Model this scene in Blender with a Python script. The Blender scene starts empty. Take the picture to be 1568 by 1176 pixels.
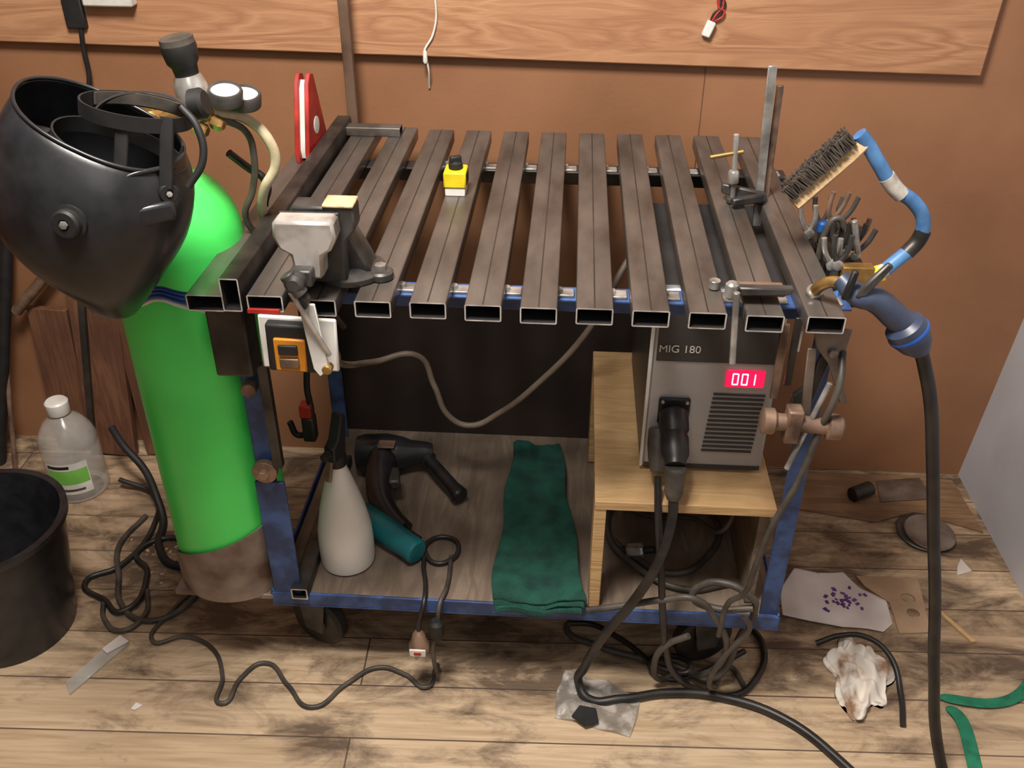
import bpy, bmesh, random
from math import *
from mathutils import Vector, Matrix, Euler
random.seed(7)
C=bpy.context.scene
V=Vector
# ---------------------------------------------------------------- materials
def srgb(r,g,b):
    f=lambda c:(c/255/12.92) if c/255<=.04045 else ((c/255+.055)/1.055)**2.4
    return (f(r),f(g),f(b),1)
def newmat(name):
    m=bpy.data.materials.new(name); m.use_nodes=True
    nt=m.node_tree; b=nt.nodes['Principled BSDF']; return m,nt,b
def M(name,c1,c2=None,scale=12,stretch=(1,1,1),rough=.5,metal=0,bump=0,lo=.35,hi=.65,emit=0,trans=0,spec=None,detail=6,rvar=0,bscale=None,ior=None,alpha=None):
    m,nt,b=newmat(name)
    b.inputs['Roughness'].default_value=rough; b.inputs['Metallic'].default_value=metal
    if spec is not None: b.inputs['Specular IOR Level'].default_value=spec
    if trans: b.inputs['Transmission Weight'].default_value=trans
    if ior: b.inputs['IOR'].default_value=ior
    if alpha: b.inputs['Alpha'].default_value=alpha
    if c2 is None: c2=tuple(x*.8 for x in c1[:3])+(1,)
    tc=nt.nodes.new('ShaderNodeTexCoord'); mp=nt.nodes.new('ShaderNodeMapping'); mp.inputs['Scale'].default_value=stretch
    nz=nt.nodes.new('ShaderNodeTexNoise'); nz.inputs['Scale'].default_value=scale; nz.inputs['Detail'].default_value=detail
    cr=nt.nodes.new('ShaderNodeValToRGB'); cr.color_ramp.elements[0].position=lo; cr.color_ramp.elements[1].position=hi
    cr.color_ramp.elements[0].color=c2; cr.color_ramp.elements[1].color=c1
    L=nt.links.new
    L(tc.outputs['Object'],mp.inputs[0]); L(mp.outputs[0],nz.inputs['Vector']); L(nz.outputs['Fac'],cr.inputs[0]); L(cr.outputs[0],b.inputs['Base Color'])
    if rvar:
        mr=nt.nodes.new('ShaderNodeMapRange'); mr.inputs['To Min'].default_value=rough+rvar; mr.inputs['To Max'].default_value=max(.05,rough-rvar)
        mr.inputs['From Min'].default_value=.3; mr.inputs['From Max'].default_value=.7
        L(nz.outputs['Fac'],mr.inputs['Value']); L(mr.outputs[0],b.inputs['Roughness'])
    if bump:
        bp=nt.nodes.new('ShaderNodeBump'); bp.inputs['Strength'].default_value=bump; bp.inputs['Distance'].default_value=.004
        if bscale:
            n2=nt.nodes.new('ShaderNodeTexNoise'); n2.inputs['Scale'].default_value=bscale; L(mp.outputs[0],n2.inputs['Vector']); L(n2.outputs['Fac'],bp.inputs['Height'])
        else: L(nz.outputs['Fac'],bp.inputs['Height'])
        L(bp.outputs[0],b.inputs['Normal'])
    if emit:
        b.inputs['Emission Color'].default_value=c1; b.inputs['Emission Strength'].default_value=emit
    return m
def wood(name,c1,c2,c3,stretch=(1.2,14,14),dist=3,rough=.6,scale=3,rings=7,knots=()):
    m,nt,b=newmat(name); L=nt.links.new; b.inputs['Roughness'].default_value=rough
    tc=nt.nodes.new('ShaderNodeTexCoord'); mp=nt.nodes.new('ShaderNodeMapping'); mp.inputs['Scale'].default_value=stretch
    nz=nt.nodes.new('ShaderNodeTexNoise'); nz.inputs['Scale'].default_value=scale; nz.inputs['Detail'].default_value=5; nz.inputs['Distortion'].default_value=dist*.3
    fac=nz.outputs['Fac']
    for (kx,kz,rx,rz) in knots:
        km=nt.nodes.new('ShaderNodeMapping'); km.inputs['Location'].default_value=(-kx/rx,0,-kz/rz); km.inputs['Scale'].default_value=(1/rx,0,1/rz); L(tc.outputs['Object'],km.inputs[0])
        ln=nt.nodes.new('ShaderNodeVectorMath'); ln.operation='LENGTH'; L(km.outputs[0],ln.inputs[0])
        mr=nt.nodes.new('ShaderNodeMapRange'); mr.inputs['From Min'].default_value=0; mr.inputs['From Max'].default_value=1; mr.inputs['To Min'].default_value=.45; mr.inputs['To Max'].default_value=0; L(ln.outputs['Value'],mr.inputs['Value'])
        ad=nt.nodes.new('ShaderNodeMath'); ad.operation='ADD'; L(fac,ad.inputs[0]); L(mr.outputs[0],ad.inputs[1]); fac=ad.outputs[0]
    mu=nt.nodes.new('ShaderNodeMath'); mu.operation='MULTIPLY'; mu.inputs[1].default_value=rings
    sn=nt.nodes.new('ShaderNodeMath'); sn.operation='PINGPONG'; sn.inputs[1].default_value=1
    cr=nt.nodes.new('ShaderNodeValToRGB'); cr.color_ramp.elements[0].color=c2; cr.color_ramp.elements[1].color=c1
    cr.color_ramp.elements[0].position=.05
    nz2=nt.nodes.new('ShaderNodeTexNoise'); nz2.inputs['Scale'].default_value=5; nz2.inputs['Detail'].default_value=8
    r2=nt.nodes.new('ShaderNodeValToRGB'); r2.color_ramp.elements[0].position=.42; r2.color_ramp.elements[1].position=.7
    mx=nt.nodes.new('ShaderNodeMixRGB'); mx.inputs['Color2'].default_value=c3
    L(tc.outputs['Object'],mp.inputs[0]); L(mp.outputs[0],nz.inputs['Vector']); L(fac,mu.inputs[0]); L(mu.outputs[0],sn.inputs[0])
    L(sn.outputs[0],cr.inputs[0]); L(tc.outputs['Object'],nz2.inputs['Vector']); L(nz2.outputs['Fac'],r2.inputs[0]); L(r2.outputs[0],mx.inputs['Fac'])
    L(cr.outputs[0],mx.inputs['Color1']); L(mx.outputs[0],b.inputs['Base Color'])
    bp=nt.nodes.new('ShaderNodeBump'); bp.inputs['Strength'].default_value=.2; bp.inputs['Distance'].default_value=.003
    L(sn.outputs[0],bp.inputs['Height']); L(bp.outputs[0],b.inputs['Normal'])
    return m
def floor_mat():
    m,nt,b=newmat('old_floorboards'); L=nt.links.new; b.inputs['Roughness'].default_value=.62
    tc=nt.nodes.new('ShaderNodeTexCoord')
    rot=nt.nodes.new('ShaderNodeMapping'); rot.inputs['Rotation'].default_value=(0,0,radians(-2)); rot.inputs['Location'].default_value=(.4,.03,0); L(tc.outputs['Object'],rot.inputs[0])
    br=nt.nodes.new('ShaderNodeTexBrick'); br.offset=.37; br.inputs['Scale'].default_value=1; br.inputs['Brick Width'].default_value=2.6
    br.inputs['Row Height'].default_value=.118; br.inputs['Mortar Size'].default_value=.0018; br.inputs['Mortar Smooth'].default_value=.4
    br.inputs['Color1'].default_value=srgb(216,190,156); br.inputs['Color2'].default_value=srgb(186,158,126); br.inputs['Mortar'].default_value=srgb(74,54,40)
    L(rot.outputs[0],br.inputs['Vector'])
    def noise(sc,stretch,det,rg=.55,dist=0):
        mp=nt.nodes.new('ShaderNodeMapping'); mp.inputs['Scale'].default_value=stretch; L(rot.outputs[0],mp.inputs[0])
        g=nt.nodes.new('ShaderNodeTexNoise'); g.inputs['Scale'].default_value=sc; g.inputs['Detail'].default_value=det; g.inputs['Roughness'].default_value=rg; g.inputs['Distortion'].default_value=dist; L(mp.outputs[0],g.inputs['Vector']); return g
    g=noise(3,(1.5,26,1),8,.6,.3)
    gr=nt.nodes.new('ShaderNodeValToRGB'); gr.color_ramp.elements[0].position=.32; gr.color_ramp.elements[1].position=.6
    gr.color_ramp.elements[0].color=(.66,.6,.54,1); gr.color_ramp.elements[1].color=(1,1,1,1); L(g.outputs['Fac'],gr.inputs[0])
    m1=nt.nodes.new('ShaderNodeMixRGB'); m1.blend_type='MULTIPLY'; m1.inputs['Fac'].default_value=1; L(br.outputs['Color'],m1.inputs['Color1']); L(gr.outputs[0],m1.inputs['Color2'])
    g2=noise(1.3,(1,1,1),4)
    r2=nt.nodes.new('ShaderNodeValToRGB'); r2.color_ramp.elements[0].position=.35; r2.color_ramp.elements[1].position=.7; L(g2.outputs['Fac'],r2.inputs[0])
    q=nt.nodes.new('ShaderNodeMath'); q.operation='MULTIPLY'; q.inputs[1].default_value=.45; L(r2.outputs[0],q.inputs[0])
    m3=nt.nodes.new('ShaderNodeMixRGB'); m3.inputs['Color2'].default_value=srgb(152,132,110); L(q.outputs[0],m3.inputs['Fac']); L(m1.outputs[0],m3.inputs['Color1'])
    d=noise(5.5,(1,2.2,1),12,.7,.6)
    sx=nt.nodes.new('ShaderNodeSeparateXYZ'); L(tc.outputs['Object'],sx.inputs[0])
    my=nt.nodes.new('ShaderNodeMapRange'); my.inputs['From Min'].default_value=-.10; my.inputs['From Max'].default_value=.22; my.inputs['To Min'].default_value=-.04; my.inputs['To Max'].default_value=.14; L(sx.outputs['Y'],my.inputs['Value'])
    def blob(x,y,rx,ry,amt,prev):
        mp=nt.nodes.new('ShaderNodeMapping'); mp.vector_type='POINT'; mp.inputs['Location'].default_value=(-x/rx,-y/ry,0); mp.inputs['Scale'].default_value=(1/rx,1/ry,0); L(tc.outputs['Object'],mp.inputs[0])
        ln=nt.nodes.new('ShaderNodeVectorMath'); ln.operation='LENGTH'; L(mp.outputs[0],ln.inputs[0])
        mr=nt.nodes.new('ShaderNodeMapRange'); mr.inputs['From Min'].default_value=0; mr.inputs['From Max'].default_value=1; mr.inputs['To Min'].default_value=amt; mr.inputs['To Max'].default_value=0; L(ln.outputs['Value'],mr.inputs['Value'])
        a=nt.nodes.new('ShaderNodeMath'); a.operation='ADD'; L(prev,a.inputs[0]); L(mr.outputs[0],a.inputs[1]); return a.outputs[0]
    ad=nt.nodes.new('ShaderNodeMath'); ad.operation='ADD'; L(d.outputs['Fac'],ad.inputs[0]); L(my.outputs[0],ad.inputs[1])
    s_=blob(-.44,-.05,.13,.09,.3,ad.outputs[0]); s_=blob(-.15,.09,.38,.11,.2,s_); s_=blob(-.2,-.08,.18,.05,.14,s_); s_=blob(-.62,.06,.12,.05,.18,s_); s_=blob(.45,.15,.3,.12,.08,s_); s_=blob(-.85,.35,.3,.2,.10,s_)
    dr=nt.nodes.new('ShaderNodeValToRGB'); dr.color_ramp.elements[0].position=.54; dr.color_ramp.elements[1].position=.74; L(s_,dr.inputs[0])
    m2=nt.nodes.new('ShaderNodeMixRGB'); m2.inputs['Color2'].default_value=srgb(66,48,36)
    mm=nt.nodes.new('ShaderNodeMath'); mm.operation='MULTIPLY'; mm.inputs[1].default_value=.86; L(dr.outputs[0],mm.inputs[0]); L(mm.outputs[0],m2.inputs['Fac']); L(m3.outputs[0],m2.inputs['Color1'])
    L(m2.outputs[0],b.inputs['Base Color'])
    bp=nt.nodes.new('ShaderNodeBump'); bp.inputs['Strength'].default_value=.4; bp.inputs['Distance'].default_value=.004
    inv=nt.nodes.new('ShaderNodeMath'); inv.operation='SUBTRACT'; L(g.outputs['Fac'],inv.inputs[0]); L(br.outputs['Fac'],inv.inputs[1]); L(inv.outputs[0],bp.inputs['Height']); L(bp.outputs[0],b.inputs['Normal'])
    return m
steel=M('mill_scale_steel',srgb(126,120,114),srgb(84,76,69),scale=5,stretch=(4,1.4,4),rough=.36,metal=.55,rvar=.1,lo=.3,hi=.72,detail=9)
steel_s=M('steel_seam',srgb(72,66,61),srgb(56,51,47),scale=6,stretch=(1,1,1),rough=.5,metal=.5)
steel_d=M('dark_steel',srgb(82,78,74),srgb(46,44,42),scale=14,rough=.42,metal=.6,rvar=.12)
brownsteel=M('brown_painted_steel',srgb(112,88,72),srgb(82,62,50),scale=14,rough=.5,metal=.2)
cut=M('cut_steel',srgb(222,220,216),srgb(165,160,155),scale=40,rough=.3,metal=.35)
inner=M('tube_inside',srgb(26,23,22),srgb(14,12,11),rough=.85)
shadepanel=M('added_shade_board',srgb(50,36,28),srgb(34,25,20),scale=6,rough=.8)  # shade under the table put into a dark board colour
blue=M('blue_paint',srgb(62,90,142),srgb(40,58,96),scale=22,rough=.5,bump=.05,lo=.4,hi=.6)
green=M('green_gas_paint',srgb(84,240,108),srgb(70,226,94),scale=7,rough=.36,lo=.25,hi=.6,bump=.05,bscale=60)
blackp=M('black_plastic',srgb(40,40,42),srgb(28,28,30),scale=30,rough=.3,bump=.04,bscale=90)
blackm=M('black_matte',srgb(30,29,29),srgb(18,18,18),scale=30,rough=.6)
rubber=M('rubber',srgb(44,41,38),srgb(26,24,23),scale=25,rough=.42)
cabg=M('cable_grey',srgb(84,77,69),srgb(54,50,46),scale=25,rough=.5)
brass=M('brass',srgb(186,150,90),srgb(130,98,54),scale=30,rough=.35,metal=.6)
chrome=M('bright_steel',srgb(205,203,198),srgb(130,126,120),scale=25,rough=.28,metal=.6,rvar=.1)
rust=M('rusty_steel',srgb(150,122,102),srgb(84,66,56),scale=22,rough=.5,metal=.4,bump=.2)
rustplate=M('worn_plate',srgb(146,132,120),srgb(88,66,54),scale=12,rough=.55,metal=.3,bump=.1)
red=M('red_paint',srgb(186,48,40),srgb(140,34,28),scale=20,rough=.45)
white=M('white_plastic',srgb(228,226,220),srgb(196,192,184),scale=16,rough=.4)
whitem=M('milky_plastic',srgb(230,226,218),srgb(216,212,202),scale=10,rough=.35)
cast=M('worn_cast_iron',srgb(200,195,188),srgb(118,112,105),scale=16,rough=.36,metal=.4,rvar=.1,lo=.32,hi=.55)
castd=M('grey_cast_iron',srgb(98,95,92),srgb(60,58,56),scale=20,rough=.45,metal=.5)
yellow=M('yellow_paint',srgb(236,216,40),srgb(210,188,26),scale=20,rough=.4)
orange=M('orange_plastic',srgb(214,140,40),srgb(190,115,30),rough=.4)
teal=M('teal_plastic',srgb(26,110,116),srgb(16,82,90),scale=15,rough=.35)
cloth=M('green_cloth',srgb(24,82,68),srgb(14,56,48),scale=26,rough=.9,bump=.5,bscale=300)
cream=M('cream_hose',srgb(206,194,162),srgb(170,156,124),scale=30,rough=.4)
grey=M('welder_grey',srgb(178,175,174),srgb(162,159,158),scale=8,rough=.36,metal=.2)
greyd=M('welder_dark',srgb(62,60,60),srgb(48,46,46),scale=8,rough=.4)
ledred=M('led_red',(1,.35,.45,1),(1,.35,.45,1),emit=8)
ledwin=M('led_window',srgb(220,8,60),srgb(190,6,50),rough=.2,emit=1.8)
paper=M('paper',srgb(226,216,210),srgb(204,192,186),scale=9,rough=.8)
purple=M('purple_ink',srgb(110,70,140),srgb(80,50,110),rough=.8)
card=M('cardboard',srgb(186,156,126),srgb(156,128,100),scale=8,rough=.8)
rag=M('dirty_rag',srgb(230,222,210),srgb(150,116,88),scale=14,rough=.95,lo=.36,hi=.48,bump=.3)
ragstrap=M('green_strap',srgb(30,130,96),srgb(16,100,74),scale=40,rough=.7)
clear=M('clear_plastic',srgb(215,212,205),srgb(190,186,178),scale=20,rough=.18,alpha=.42)
bag=M('clear_bag',srgb(215,208,200),srgb(150,144,136),scale=30,rough=.2,alpha=.42,bump=.8,lo=.45,hi=.6)
blueclear=M('blue_strap',srgb(40,96,190),srgb(24,66,140),rough=.4)
ply=wood('pine_ply',srgb(206,172,124),srgb(190,154,106),srgb(164,130,92),stretch=(1.5,10,14))
shelfw=wood('dirty_shelf_ply',srgb(132,116,100),srgb(112,96,82),srgb(76,64,54),stretch=(10,1.5,10))
plankw=wood('pine_plank_trim',srgb(182,136,100),srgb(156,110,78),srgb(166,120,86),stretch=(.9,6,9),scale=2.0,rings=11,knots=((.55,1.035,.16,.045),(-.36,1.05,.18,.04),(.16,1.045,.10,.03),(-.85,1.06,.2,.035)))
boardw=wood('reddish_board',srgb(124,84,60),srgb(98,64,46),srgb(84,54,40),stretch=(14,14,1.2))
brushw=wood('brush_wood',srgb(210,182,142),srgb(184,152,110),srgb(190,158,114),stretch=(10,10,10))
# ---------------------------------------------------------------- helpers
def link(o,root=None):
    C.collection.objects.link(o)
    if root is not None:
        o.parent=root; o.matrix_parent_inverse=Matrix.Translation(root.location).inverted()
    return o
def root(name,loc):
    e=bpy.data.objects.new(name,None); e.empty_display_size=.03; e.location=loc; C.collection.objects.link(e); return e
def mk(name,vs,fs,mats,root_=None,smooth=True,mi=None,ang=35):
    me=bpy.data.meshes.new(name); me.from_pydata([tuple(v) for v in vs],[],fs)
    if not isinstance(mats,(list,tuple)): mats=[mats]
    for m in mats: me.materials.append(m)
    if mi:
        for p,i in zip(me.polygons,mi): p.material_index=i
    bm=bmesh.new(); bm.from_mesh(me); bmesh.ops.recalc_face_normals(bm,faces=bm.faces); bm.to_mesh(me); bm.free()
    if smooth:
        for p in me.polygons: p.use_smooth=True
        me.set_sharp_from_angle(angle=radians(ang))
    return link(bpy.data.objects.new(name,me),root_)
def bev(o,w,seg=2):
    m=o.modifiers.new('bevel','BEVEL'); m.width=w; m.segments=seg; m.limit_method='ANGLE'; m.angle_limit=radians(40); return o
def box(name,lo,hi,mat,r=None,b=.0015,rot=None):
    lo=V(lo);hi=V(hi);c=(lo+hi)/2;h=(hi-lo)/2
    R=Euler([radians(a) for a in rot]).to_matrix() if rot else Matrix.Identity(3)
    vs=[c+R@V((sx*h.x,sy*h.y,sz*h.z)) for sx in(-1,1) for sy in(-1,1) for sz in(-1,1)]
    fs=[(0,1,3,2),(4,6,7,5),(0,4,5,1),(2,3,7,6),(0,2,6,4),(1,5,7,3)]
    o=mk(name,vs,fs,mat,r)
    if b: bev(o,b)
    return o
def basis(d,upv=None):
    d=V(d).normalized(); u=V(upv) if upv else (V((0,0,1)) if abs(d.z)<.9 else V((1,0,0)))
    a=u.cross(d).normalized(); c=d.cross(a).normalized(); return a,c,d
def lathe(name,prof,p,axis,mat,r=None,n=32,mi=None):
    a,c,d=basis(axis); p=V(p); vs=[];fs=[];m=[]
    for (rr,h) in prof:
        for k in range(n):
            t=2*pi*k/n; vs.append(p+d*h+(a*cos(t)+c*sin(t))*rr)
    for i in range(len(prof)-1):
        for k in range(n):
            fs.append((i*n+k,i*n+(k+1)%n,(i+1)*n+(k+1)%n,(i+1)*n+k)); m.append(mi[i] if mi else 0)
    fs.append(tuple(range(n))); m.append(mi[0] if mi else 0)
    fs.append(tuple(range((len(prof)-1)*n,len(prof)*n))); m.append(mi[-1] if mi else 0)
    return mk(name,vs,fs,mat,r,mi=m)
def cyl(name,p0,p1,r0,mat,r=None,r1=None,n=24,ch=None):
    p0=V(p0);p1=V(p1);L=(p1-p0).length;r1=r0 if r1 is None else r1
    ch=min(r0,r1,L/2)*.12 if ch is None else ch
    return lathe(name,[(r0-ch,0),(r0,ch),(r1,L-ch),(r1-ch,L)],p0,p1-p0,mat,r,n)
def tube(name,pts,rad,mat,r=None,cyc=False,res=4,rs=None):
    cu=bpy.data.curves.new(name,'CURVE'); cu.dimensions='3D'; cu.bevel_depth=rad; cu.bevel_resolution=res; cu.resolution_u=8; cu.use_fill_caps=True
    s=cu.splines.new('BEZIER'); s.bezier_points.add(len(pts)-1)
    for i,(b,p) in enumerate(zip(s.bezier_points,pts)):
        b.co=p; b.handle_left_type=b.handle_right_type='AUTO'
        if rs: b.radius=rs[i]
    s.use_cyclic_u=cyc; cu.materials.append(mat)
    return link(bpy.data.objects.new(name,cu),r)
def rprof(w,h,rad,seg=3):
    out=[]
    for cx,cz,a0 in((w/2-rad,h/2-rad,0),(-w/2+rad,h/2-rad,90),(-w/2+rad,-h/2+rad,180),(w/2-rad,-h/2+rad,270)):
        for k in range(seg+1):
            t=radians(a0+90*k/seg); out.append((cx+rad*cos(t),cz+rad*sin(t)))
    return out
def rtube(name,p0,p1,w,h,t,mat,r=None,up=(0,0,1),endm=None):
    """hollow rectangular steel section from p0 to p1"""
    p0=V(p0);p1=V(p1); d=(p1-p0).normalized(); s=d.cross(V(up)).normalized(); u=s.cross(d)
    O=rprof(w,h,.0025); I=rprof(w-2*t,h-2*t,.0012); n=len(O); vs=[]
    for P in(p0,p1):
        for prof in(O,I):
            for a,b in prof: vs.append(P+s*a+u*b)
    fs=[];mi=[]
    for k in range(n):
        j=(k+1)%n
        fs.append((k,j,2*n+j,2*n+k)); mi.append(0)
        fs.append((n+k,n+j,3*n+j,3*n+k)); mi.append(2)
        fs.append((k,j,n+j,n+k)); mi.append(1)
        fs.append((2*n+k,2*n+j,3*n+j,3*n+k)); mi.append(1)
    return mk(name,vs,fs,[mat,endm or cut,inner],r,mi=mi)
def prism(name,poly,o,U,W,t,mat,r=None,b=.001):
    o=V(o);U=V(U).normalized();W=V(W).normalized();N=U.cross(W).normalized(); n=len(poly)
    vs=[o+U*a+W*c-N*t/2 for a,c in poly]+[o+U*a+W*c+N*t/2 for a,c in poly]
    fs=[tuple(range(n)),tuple(range(n,2*n))]+[(k,(k+1)%n,n+(k+1)%n,n+k) for k in range(n)]
    ob=mk(name,vs,fs,mat,r)
    if b: bev(ob,b,1)
    return ob
def merge_boxes(name,items,mat,r=None):
    vs=[];fs=[]
    for c,h,R in items:
        b0=len(vs); c=V(c)
        vs+=[c+R@V((sx*h[0],sy*h[1],sz*h[2])) for sx in(-1,1) for sy in(-1,1) for sz in(-1,1)]
        fs+=[tuple(b0+i for i in f) for f in((0,1,3,2),(4,6,7,5),(0,4,5,1),(2,3,7,6),(0,2,6,4),(1,5,7,3))]
    return mk(name,vs,fs,mat,r,smooth=False)
I3=Matrix.Identity(3)
def txt(name,s,size,loc,rot,mat,r=None):
    cu=bpy.data.curves.new(name,'FONT'); cu.body=s; cu.size=size; cu.extrude=.0003; cu.materials.append(mat)
    o=bpy.data.objects.new(name,cu); o.location=loc; o.rotation_euler=rot; return link(o,r)
# ---------------------------------------------------------------- room
WY=.82
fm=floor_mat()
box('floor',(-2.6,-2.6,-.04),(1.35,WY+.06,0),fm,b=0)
wallm=M('brown_hardboard',srgb(160,114,82),srgb(130,90,62),scale=3.2,rough=.5,lo=.25,hi=.8,bump=.08,bscale=120,detail=12)
box('wall_back',(-2.6,WY,0),(1.35,WY+.05,2.4),wallm,b=0)
wr=M('grey_wall_paint',srgb(190,189,194),srgb(172,170,174),scale=3,rough=.6)
wl=M('left_wall_board',srgb(150,100,66),srgb(120,78,50),scale=3,rough=.6)
mk('wall_right',[(.955,-2.6,0),(.955,WY,0),(1.10,WY,2.0),(1.10,-2.6,2.0),(1.0,-2.6,-.0),(1.0,WY,0),(1.15,WY,2.0),(1.15,-2.6,2.0)],[(0,1,2,3),(4,5,6,7),(0,4,5,1),(3,2,6,7),(0,3,7,4),(1,5,6,2)],wr,smooth=False)
box('wall_left',(-2.65,-2.6,0),(-2.6,WY,2.4),wl,b=0)
o=mk('trim_1',[(-2.0,WY-.022,1.022),(.746,WY-.022,.979),(.752,WY-.022,1.2),(-2.0,WY-.022,1.25),(-2.0,WY,1.022),(.746,WY,.979),(.752,WY,1.2),(-2.0,WY,1.25)],[(0,1,2,3),(4,5,6,7),(0,1,5,4),(3,2,6,7),(1,2,6,5),(0,3,7,4)],plankw); bev(o,.003)
box('trim_2',(.2195,WY-.0015,0),(.221,WY+.001,.98),boardw,b=0)
# ---------------------------------------------------------------- welding table / trolley
T=.869
tb=root('welding_table_trolley',(-.1,.37,0))
for i in range(-2,9):
    x=i*.075-.3+(.005 if i==8 else 0)
    y0=[.006,-.001,0,.002,0,-.002,.001,0,0,-.003,-.001][i+2]; y1={-2:.756,-1:.75}.get(i,.739)
    rtube('slat_%d'%(i+3),(x,y0,T-.0125),(x,y1,T-.0125),.05,.025,.002,steel,tb)
    box('weld_seam_%d'%(i+3),(x-.0010,y0+.002,T-.0002),(x+.0010,y1,T+.0002),steel_s,tb,b=0)
rtube('outer_rail',(-.532,.002,T-.0125),(-.532,.71,T-.0125),.053,.025,.002,steel,tb)
rtube('edge_tube',(-.494,.0,T+.002),(-.494,.73,T+.002),.027,.05,.002,steel_d,tb)
rtube('cross_tube',(-.485,.70,T+.009),(-.375,.70,T+.009),.03,.018,.002,steel,tb,endm=steel)
box('red_paint_mark',(-.474,-.0005,T-.0245),(-.43,.0045,T-.019),red,tb,b=0)
for nm,y0,y1,mt in(('front',.075,.115,blue),('back',.59,.63,steel_d)):
    box('beam_%s_top'%nm,(-.57,y0,T-.031),(.36,y1,T-.0265),mt,tb)
    box('beam_%s_web'%nm,(-.57,y1-.005,T-.065),(.36,y1,T-.031),mt,tb)
for i in range(0,9):
    x=i*.075-.3+.0375
    for y in(.09,.60):
        cyl('slat_bolt',(x-.012,y,T-.027),(x-.012,y,T-.016),.006,chrome,tb,n=6)
        box('bolt_clip',(x-.018,y-.01,T-.0265),(x+.01,y+.012,T-.022),chrome,tb)
def leg(nm,x,y,s):
    box(nm+'_flange_a',(x-.015,y,.16),(x+.015,y+.004,T-.03),blue,tb)
    box(nm+'_flange_b',(x-s*.015-.002,y,.16),(x-s*.015+.002,y+.026,T-.03),blue,tb)
leg('leg_fl',-.532,.115,1);leg('leg_fr',.343,.115,-1);leg('leg_bl',-.535,.60,1);leg('leg_br',.343,.60,-1)
box('leg_gusset',(-.553,.108,.19),(-.502,.114,.46),blue,tb)
box('hinge_block',(-.562,.06,.70),(-.505,.11,.83),steel_d,tb,b=.004)
box('hinge_strap',(-.512,.095,.50),(-.496,.11,.70),steel_d,tb)
cyl('pivot_washer',(-.528,.094,.49),(-.528,.106,.49),.021,rust,tb); cyl('pivot_bolt',(-.528,.084,.49),(-.528,.10,.49),.009,rust,tb,n=6)
cyl('pivot_washer',(-.53,.09,.655),(-.53,.108,.655),.012,rust,tb)
box('lower_shelf',(-.55,.112,.186),(.36,.64,.20),shelfw,tb)
box('added_shade_panel',(-.53,.632,.20),(.325,.64,.57),shadepanel,tb)  # added board, its dark colour stands in for the shade under the table
box('lower_beam_front',(-.56,.106,.175),(.365,.112,.203),blue,tb)
box('lower_beam_front_lip',(-.56,.106,.171),(.365,.135,.175),blue,tb)
box('lower_beam_back',(-.56,.64,.168),(.365,.645,.203),steel_d,tb)
box('lower_beam_left',(-.56,.106,.168),(-.555,.64,.203),blue,tb)
box('lower_beam_right',(.36,.106,.168),(.365,.64,.203),blue,tb)
rtube('loose_tube',(-.502,.095,.213),(-.505,.50,.213),.03,.025,.0025,steel_d,tb)
cx,cy=-.642,.19
box('bottle_platform',(-.74,.105,.186),(-.556,.29,.197),rustplate,tb)
vs=[];fs=[];n=24
for k in range(n+1):
    u=k/n; th=radians(190+164*u); top=.226+.125*min(1,(u*1.25))**.6
    for rr,z in((.1055,.196),(.1055,top),(.1085,top),(.1085,.196)):
        vs.append((cx+rr*cos(th),cy+rr*sin(th),z))
for k in range(n):
    for a in range(4): fs.append((k*4+a,k*4+(a+1)%4,(k+1)*4+(a+1)%4,(k+1)*4+a))
fs+=[(0,1,2,3),tuple(n*4+a for a in range(4))]
mk('bottle_guard',vs,fs,rustplate,tb)
def castor(x,y,ang):
    R=Matrix.Rotation(radians(ang),3,'Z'); P=lambda a,b,c:V((x,y,0))+R@V((a,b,c))
    lathe('wheel',[(.03,-.016),(.052,-.016),(.059,-.010),(.060,0),(.059,.010),(.052,.016),(.03,.016)],P(0,0,.06),R@V((1,0,0)),rubber,tb,n=40)
    cyl('hub',P(-.019,0,.06),P(.019,0,.06),.022,castd,tb)
    for s in(-1,1):
        prism('fork',[(-.02,.045),(.02,.045),(.035,.14),(-.035,.14)],P(s*.023,0,0),R@V((0,1,0)),V((0,0,1)),.003,castd,tb)
    box('castor_plate',(x-.04,y-.04,.138),(x+.04,y+.04,.17),castd,tb)
castor(-.50,.185,66); castor(.25,.19,-70); castor(-.48,.56,10); castor(.28,.56,20)
box('welder_shelf_top',(.022,.108,.432),(.322,.60,.45),ply,tb)
box('welder_shelf_post',(.022,.11,.203),(.042,.17,.432),ply,tb)
box('welder_shelf_post',(.022,.54,.203),(.042,.60,.432),ply,tb)
box('welder_shelf_upright',(.304,.14,.203),(.322,.60,.432),shelfw,tb)
prism('side_bracket',[(0,0),(.053,0),(.048,-.06),(.068,-.12),(.058,-.12),(.03,-.055),(.01,-.03)],(.298,.03,.835),(1,0,0),(0,0,1),.004,rustplate,tb)
prism('side_bracket_arm',[(0,0),(.012,0),(.022,-.11),(.008,-.11)],(.298,.035,.80),(1,0,0),(0,0,1),.004,rustplate,tb)
cyl('bracket_bolt',(.33,.02,.80),(.33,.04,.80),.007,chrome,tb,n=6)
box('white_tag',(.294,.10,.755),(.306,.11,.79),white,tb)
rtube('back_post',(-.478,.745,.84),(-.478,.745,1.45),.02,.02,.002,brownsteel,tb,up=(0,1,0))
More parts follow.
